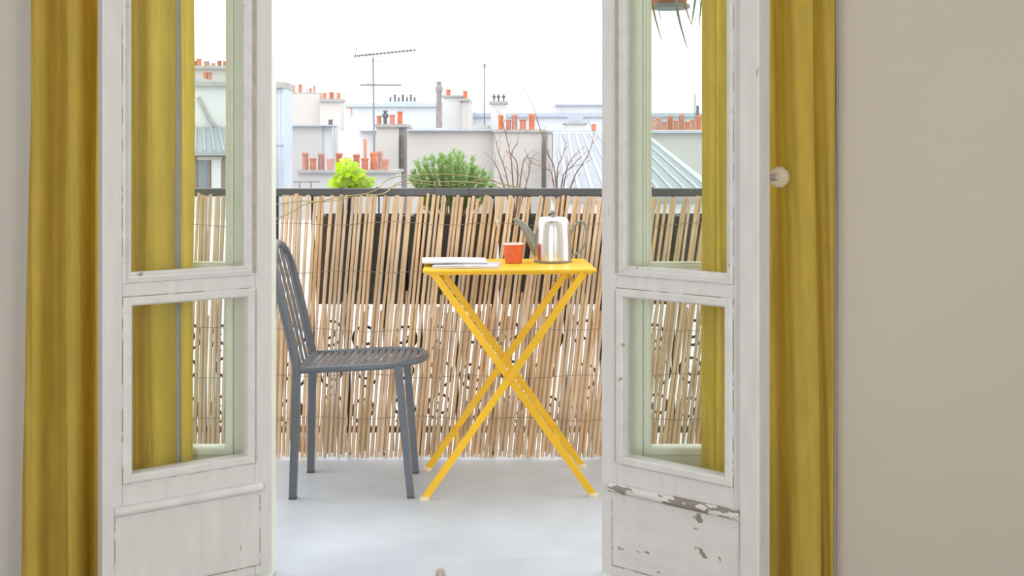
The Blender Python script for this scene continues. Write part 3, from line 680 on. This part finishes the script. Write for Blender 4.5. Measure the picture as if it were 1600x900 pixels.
Y = 36; h = house('beige_chimney_house', 750, Y, 'broad beige party wall with wide chimney stack and five orange pots')
wbox(h,'wall','render_beige',636,776,204,Y+.6,3); MB().box(WX(634,Y),WX(776,Y),Y+.4,Y+3.7,WZ(204.5,Y),WZ(202,Y)).build('coping', 'zinc_edge', h)
c_ = MB().hexa([W(772,0,Y)*1,W(846,0,Y)*1,W(866,0,Y+2.4)*1,W(776,0,Y+2.4)*1]+[Vector((0,0,0))]*4)
c_.v = []; c_.f = []
q = [(WX(772,Y),Y),(WX(846,Y),Y),(WX(864,Y+2.4),Y+2.4),(WX(776,Y+2.4),Y+2.4)]
c_.hexa([(x,y,ZG) for x,y in q]+[(x,y,WZ(205.5,Y)) for x,y in q]); c_ = c_.build('chimney_stack', 'render_beige', h)
MB().hexa([(x+(.06 if i in (1,2) else -.06),y+(.1 if i > 1 else -.1),WZ(206.5,Y)) for i,(x,y) in enumerate(q)]+[(x+(.06 if i in (1,2) else -.06),y+(.1 if i > 1 else -.1),WZ(202.5,Y)) for i,(x,y) in enumerate(q)]).build('coping', 'coping', c_)
for px,t_,w_ in ((782.5,180,9),(794.5,187,9),(804,179,10),(817,186,11),(831,178,10)): pot(c_,px,t_,203.3,w_,Y+.5)

Y = 47; h = house('flue_house', 710, Y, 'white stack with tall old metal flue and two orange pots')
wbox(h,'wall','render_white',690,733,160,Y,2.5); wbox(h,'wall','render_beige',722,733.5,157,Y-.4,3)
c_ = wbox(h,'chimney_stack','render_white',693,720,151,Y+.3,1.5,162); coping(c_,692,722,149,152,Y+.3,1.5,1); pot(c_,700.5,140,149.5,8,Y+.8)
c_ = coping(h,720,733,153.5,158,Y-.4,3,1); pot(c_,727,142,154,8,Y+.2)
fl = MB().lathe([(.12,0),(.12,1.5),(.14,1.52),(.14,1.58),(.11,1.6),(.105,1.75)], W(686,200,Y-1.0), 12)
fl.build('flue_pipe', 'old_flue', h, smooth=True)
b0 = W(686,200,Y-1.0); z_ = WZ(128,Y-1)-b0.z
MB().lathe([(.09,1.7),(.09,z_-.42),(.15,z_-.38),(.16,z_-.25),(.12,z_-.16),(.07,z_-.14),(.07,z_-.06),(.13,z_-.04),(.13,z_)], b0, 12).build('flue_cowl', 'old_flue', h, smooth=True)
wbox(h,'flue_base','render_white',676,700,200,Y-1.3,.6)
Y = 50; h = house('cowl_stack_house', 780, Y, 'white chimney stack carrying three dark cowls')
c_ = wbox(h,'chimney_stack','render_white',767,791,162,Y,1.5); coping(c_,766,792,158,162,Y,1.5)
for px in (772,779,787): pot(c_,px,147,158.3,6,Y+.6,'dark_cowl',2)
wbox(h,'wall','render_white',733,800,196,Y+.4,4)
mp_ = thing('roof_mast', W(757,194,47.5), 'thin plain dark mast rising between the roofs', 'mast')
MB().tube([W(757,212,50.6),W(757,106,50.6)], .035, 6).build('pole', 'antenna_metal', mp_); MB().lathe([(.03,0),(.06,.05),(.06,.16),(.02,.2)], W(757,106,50.6), 8).build('tip', 'antenna_metal', mp_)

# near chimney wall with the cluster of red pots
Y = 30; h = house('pot_cluster_house', 540, Y, 'low grey chimney wall crowded with about a dozen red pots')
w0 = wbox(h,'wall','render_grey',466,618,270,Y,1.6); c_ = coping(h,464,620,265.5,270,Y,1.6,1)
for px,t_,b_,w_,k_,dy in ((477,238,265,11,0,.3),(489,247,265,11,0,.2),(502,239,265,11,0,.3),(516,247,265,12,1,.2),(530,239,266,11,0,.6),(543,246,265,11,1,.3),(557,241,265,11,0,.6),(570,247,265,12,0,.2),(570.5,217,266,6,0,1.0),(584,238,265,12,0,.4),(594,236,266,9,0,.9),(602,248,265,12,1,.2)):
    o = pot(c_,px,t_,b_,w_,Y+dy,'terracotta',k_)
for px in (468,486): MB().tube([W(px,300,Y-.4),W(px,283,Y-.4)], .02, 5).build('guard_rail', 'antenna_metal', h)
MB().tube([W(458,284,Y-.4),W(500,284,Y-.4)], .018, 5).build('guard_rail', 'antenna_metal', h)
an = thing('tv_antenna', W(583.5,266,30.9), 'tall rake style television aerial on a thin mast', 'antenna')
AY = 30.9
MB().tube([W(585,266,AY),W(584,180,AY),W(583,90,AY)], .028, 6).build('mast', 'antenna_metal', an)
MB().tube([W(555,88,AY),W(648,78.5,AY)], .016, 5).build('boom', 'antenna_metal', an)
MB().tube([W(564,95,AY),W(600,95.5,AY),W(599,84,AY)], .010, 5).build('brace', 'antenna_metal', an)
for k in range(17):
    t = k/16; p = W(555+93*t,88-9.5*t,AY); l = .30
    MB().tube([p+Vector((-.012,-l,0)),p+Vector((.012,l,.03))], .016, 5).build('element', 'antenna_metal', an)
    MB().tube([p+Vector((0,0,-.03)),p+Vector((0,0,.035))], .026, 5).build('clip', 'antenna_metal', an)
MB().tube([W(554,92,AY),W(556,82,AY),W(557,72,AY)], .014, 5).build('reflector', 'antenna_metal', an)
MB().tube([W(563,132.5,AY),W(627,132.8,AY)], .028, 5).build('lower_boom', 'antenna_metal', an)
MB().tube([W(574,132.5,AY),W(586,132.5,AY)], .03, 6).build('clamp', 'antenna_metal', an)

# standing-seam zinc roof
h = thing('seamed_roof_house', (WX(950,16),16,ZG), 'pale zinc roof with standing seams sloping up beside the beige stack', 'building')
A = W(863,304,13); B = W(1122,304,13); C = W(1006,232,27); D = W(864,209,27); 
C = Vector((C.x,27,D.z))
n_ = Vector((0,0,-.08))
rf = MB().hexa([A+n_,B+n_,C+n_,D+n_,A,B,C,D]).build('roof', 'zinc_roof', h)
for k in range(1,12):
    t = k/12; MB().tube([A.lerp(B,t)+Vector((0,0,.012)), D.lerp(C,t)+Vector((0,0,.012))], .022, 4).build('seam', 'zinc_edge', rf)
MB().tube([B,C], .05, 6).build('hip_capping', 'zinc', rf); MB().tube([D,C], .05, 6).build('ridge_capping', 'zinc', rf)
MB().box(A.x,B.x,13.05,13.3,ZG,A.z-.08).build('wall', 'render_white', h)
MB().box(D.x,C.x,26.7,26.95,ZG,D.z-.1).build('wall', 'render_white', h)
Y = 34; h = house('grey_party_wall_house', 1060, Y, 'plain grey party wall with a row of red pots seen beside the knob leaf')
wbox(h,'wall','render_grey',868,1180,207,Y,3); MB().box(WX(866,Y),WX(1182,Y),Y-.2,Y+3.2,WZ(208,Y),WZ(205,Y)).build('coping', 'zinc_edge', h)
c_ = wbox(h,'chimney_stack','render_white',1012,1110,203,Y+.3,1.4,206)
for k,px in enumerate(range(1020,1108,9)): pot(c_,px,(186,184,190,181,188,178,190,187,180,189)[k % 10],203.5,9.5,Y+.5+.35*(k % 2))
pot(wbox(h,'chimney_stack','render_white',920,940,204.5,Y+.5,1,206),928,194,205,8,Y+.9); 
MB().tube([W(1090,204,Y+1.2),W(1090,165,Y+1.2)], .05, 6).build('flue_pipe', 'dark_cowl', h)
MB().tube([W(1086,204,Y+1.8),W(1086,148,Y+1.8),W(1092,149,Y+1.8)], .02, 5).build('aerial_rod', 'antenna_metal', h)

for o in bpy.data.objects:
    if '_w' in o.keys(): del o['_w']
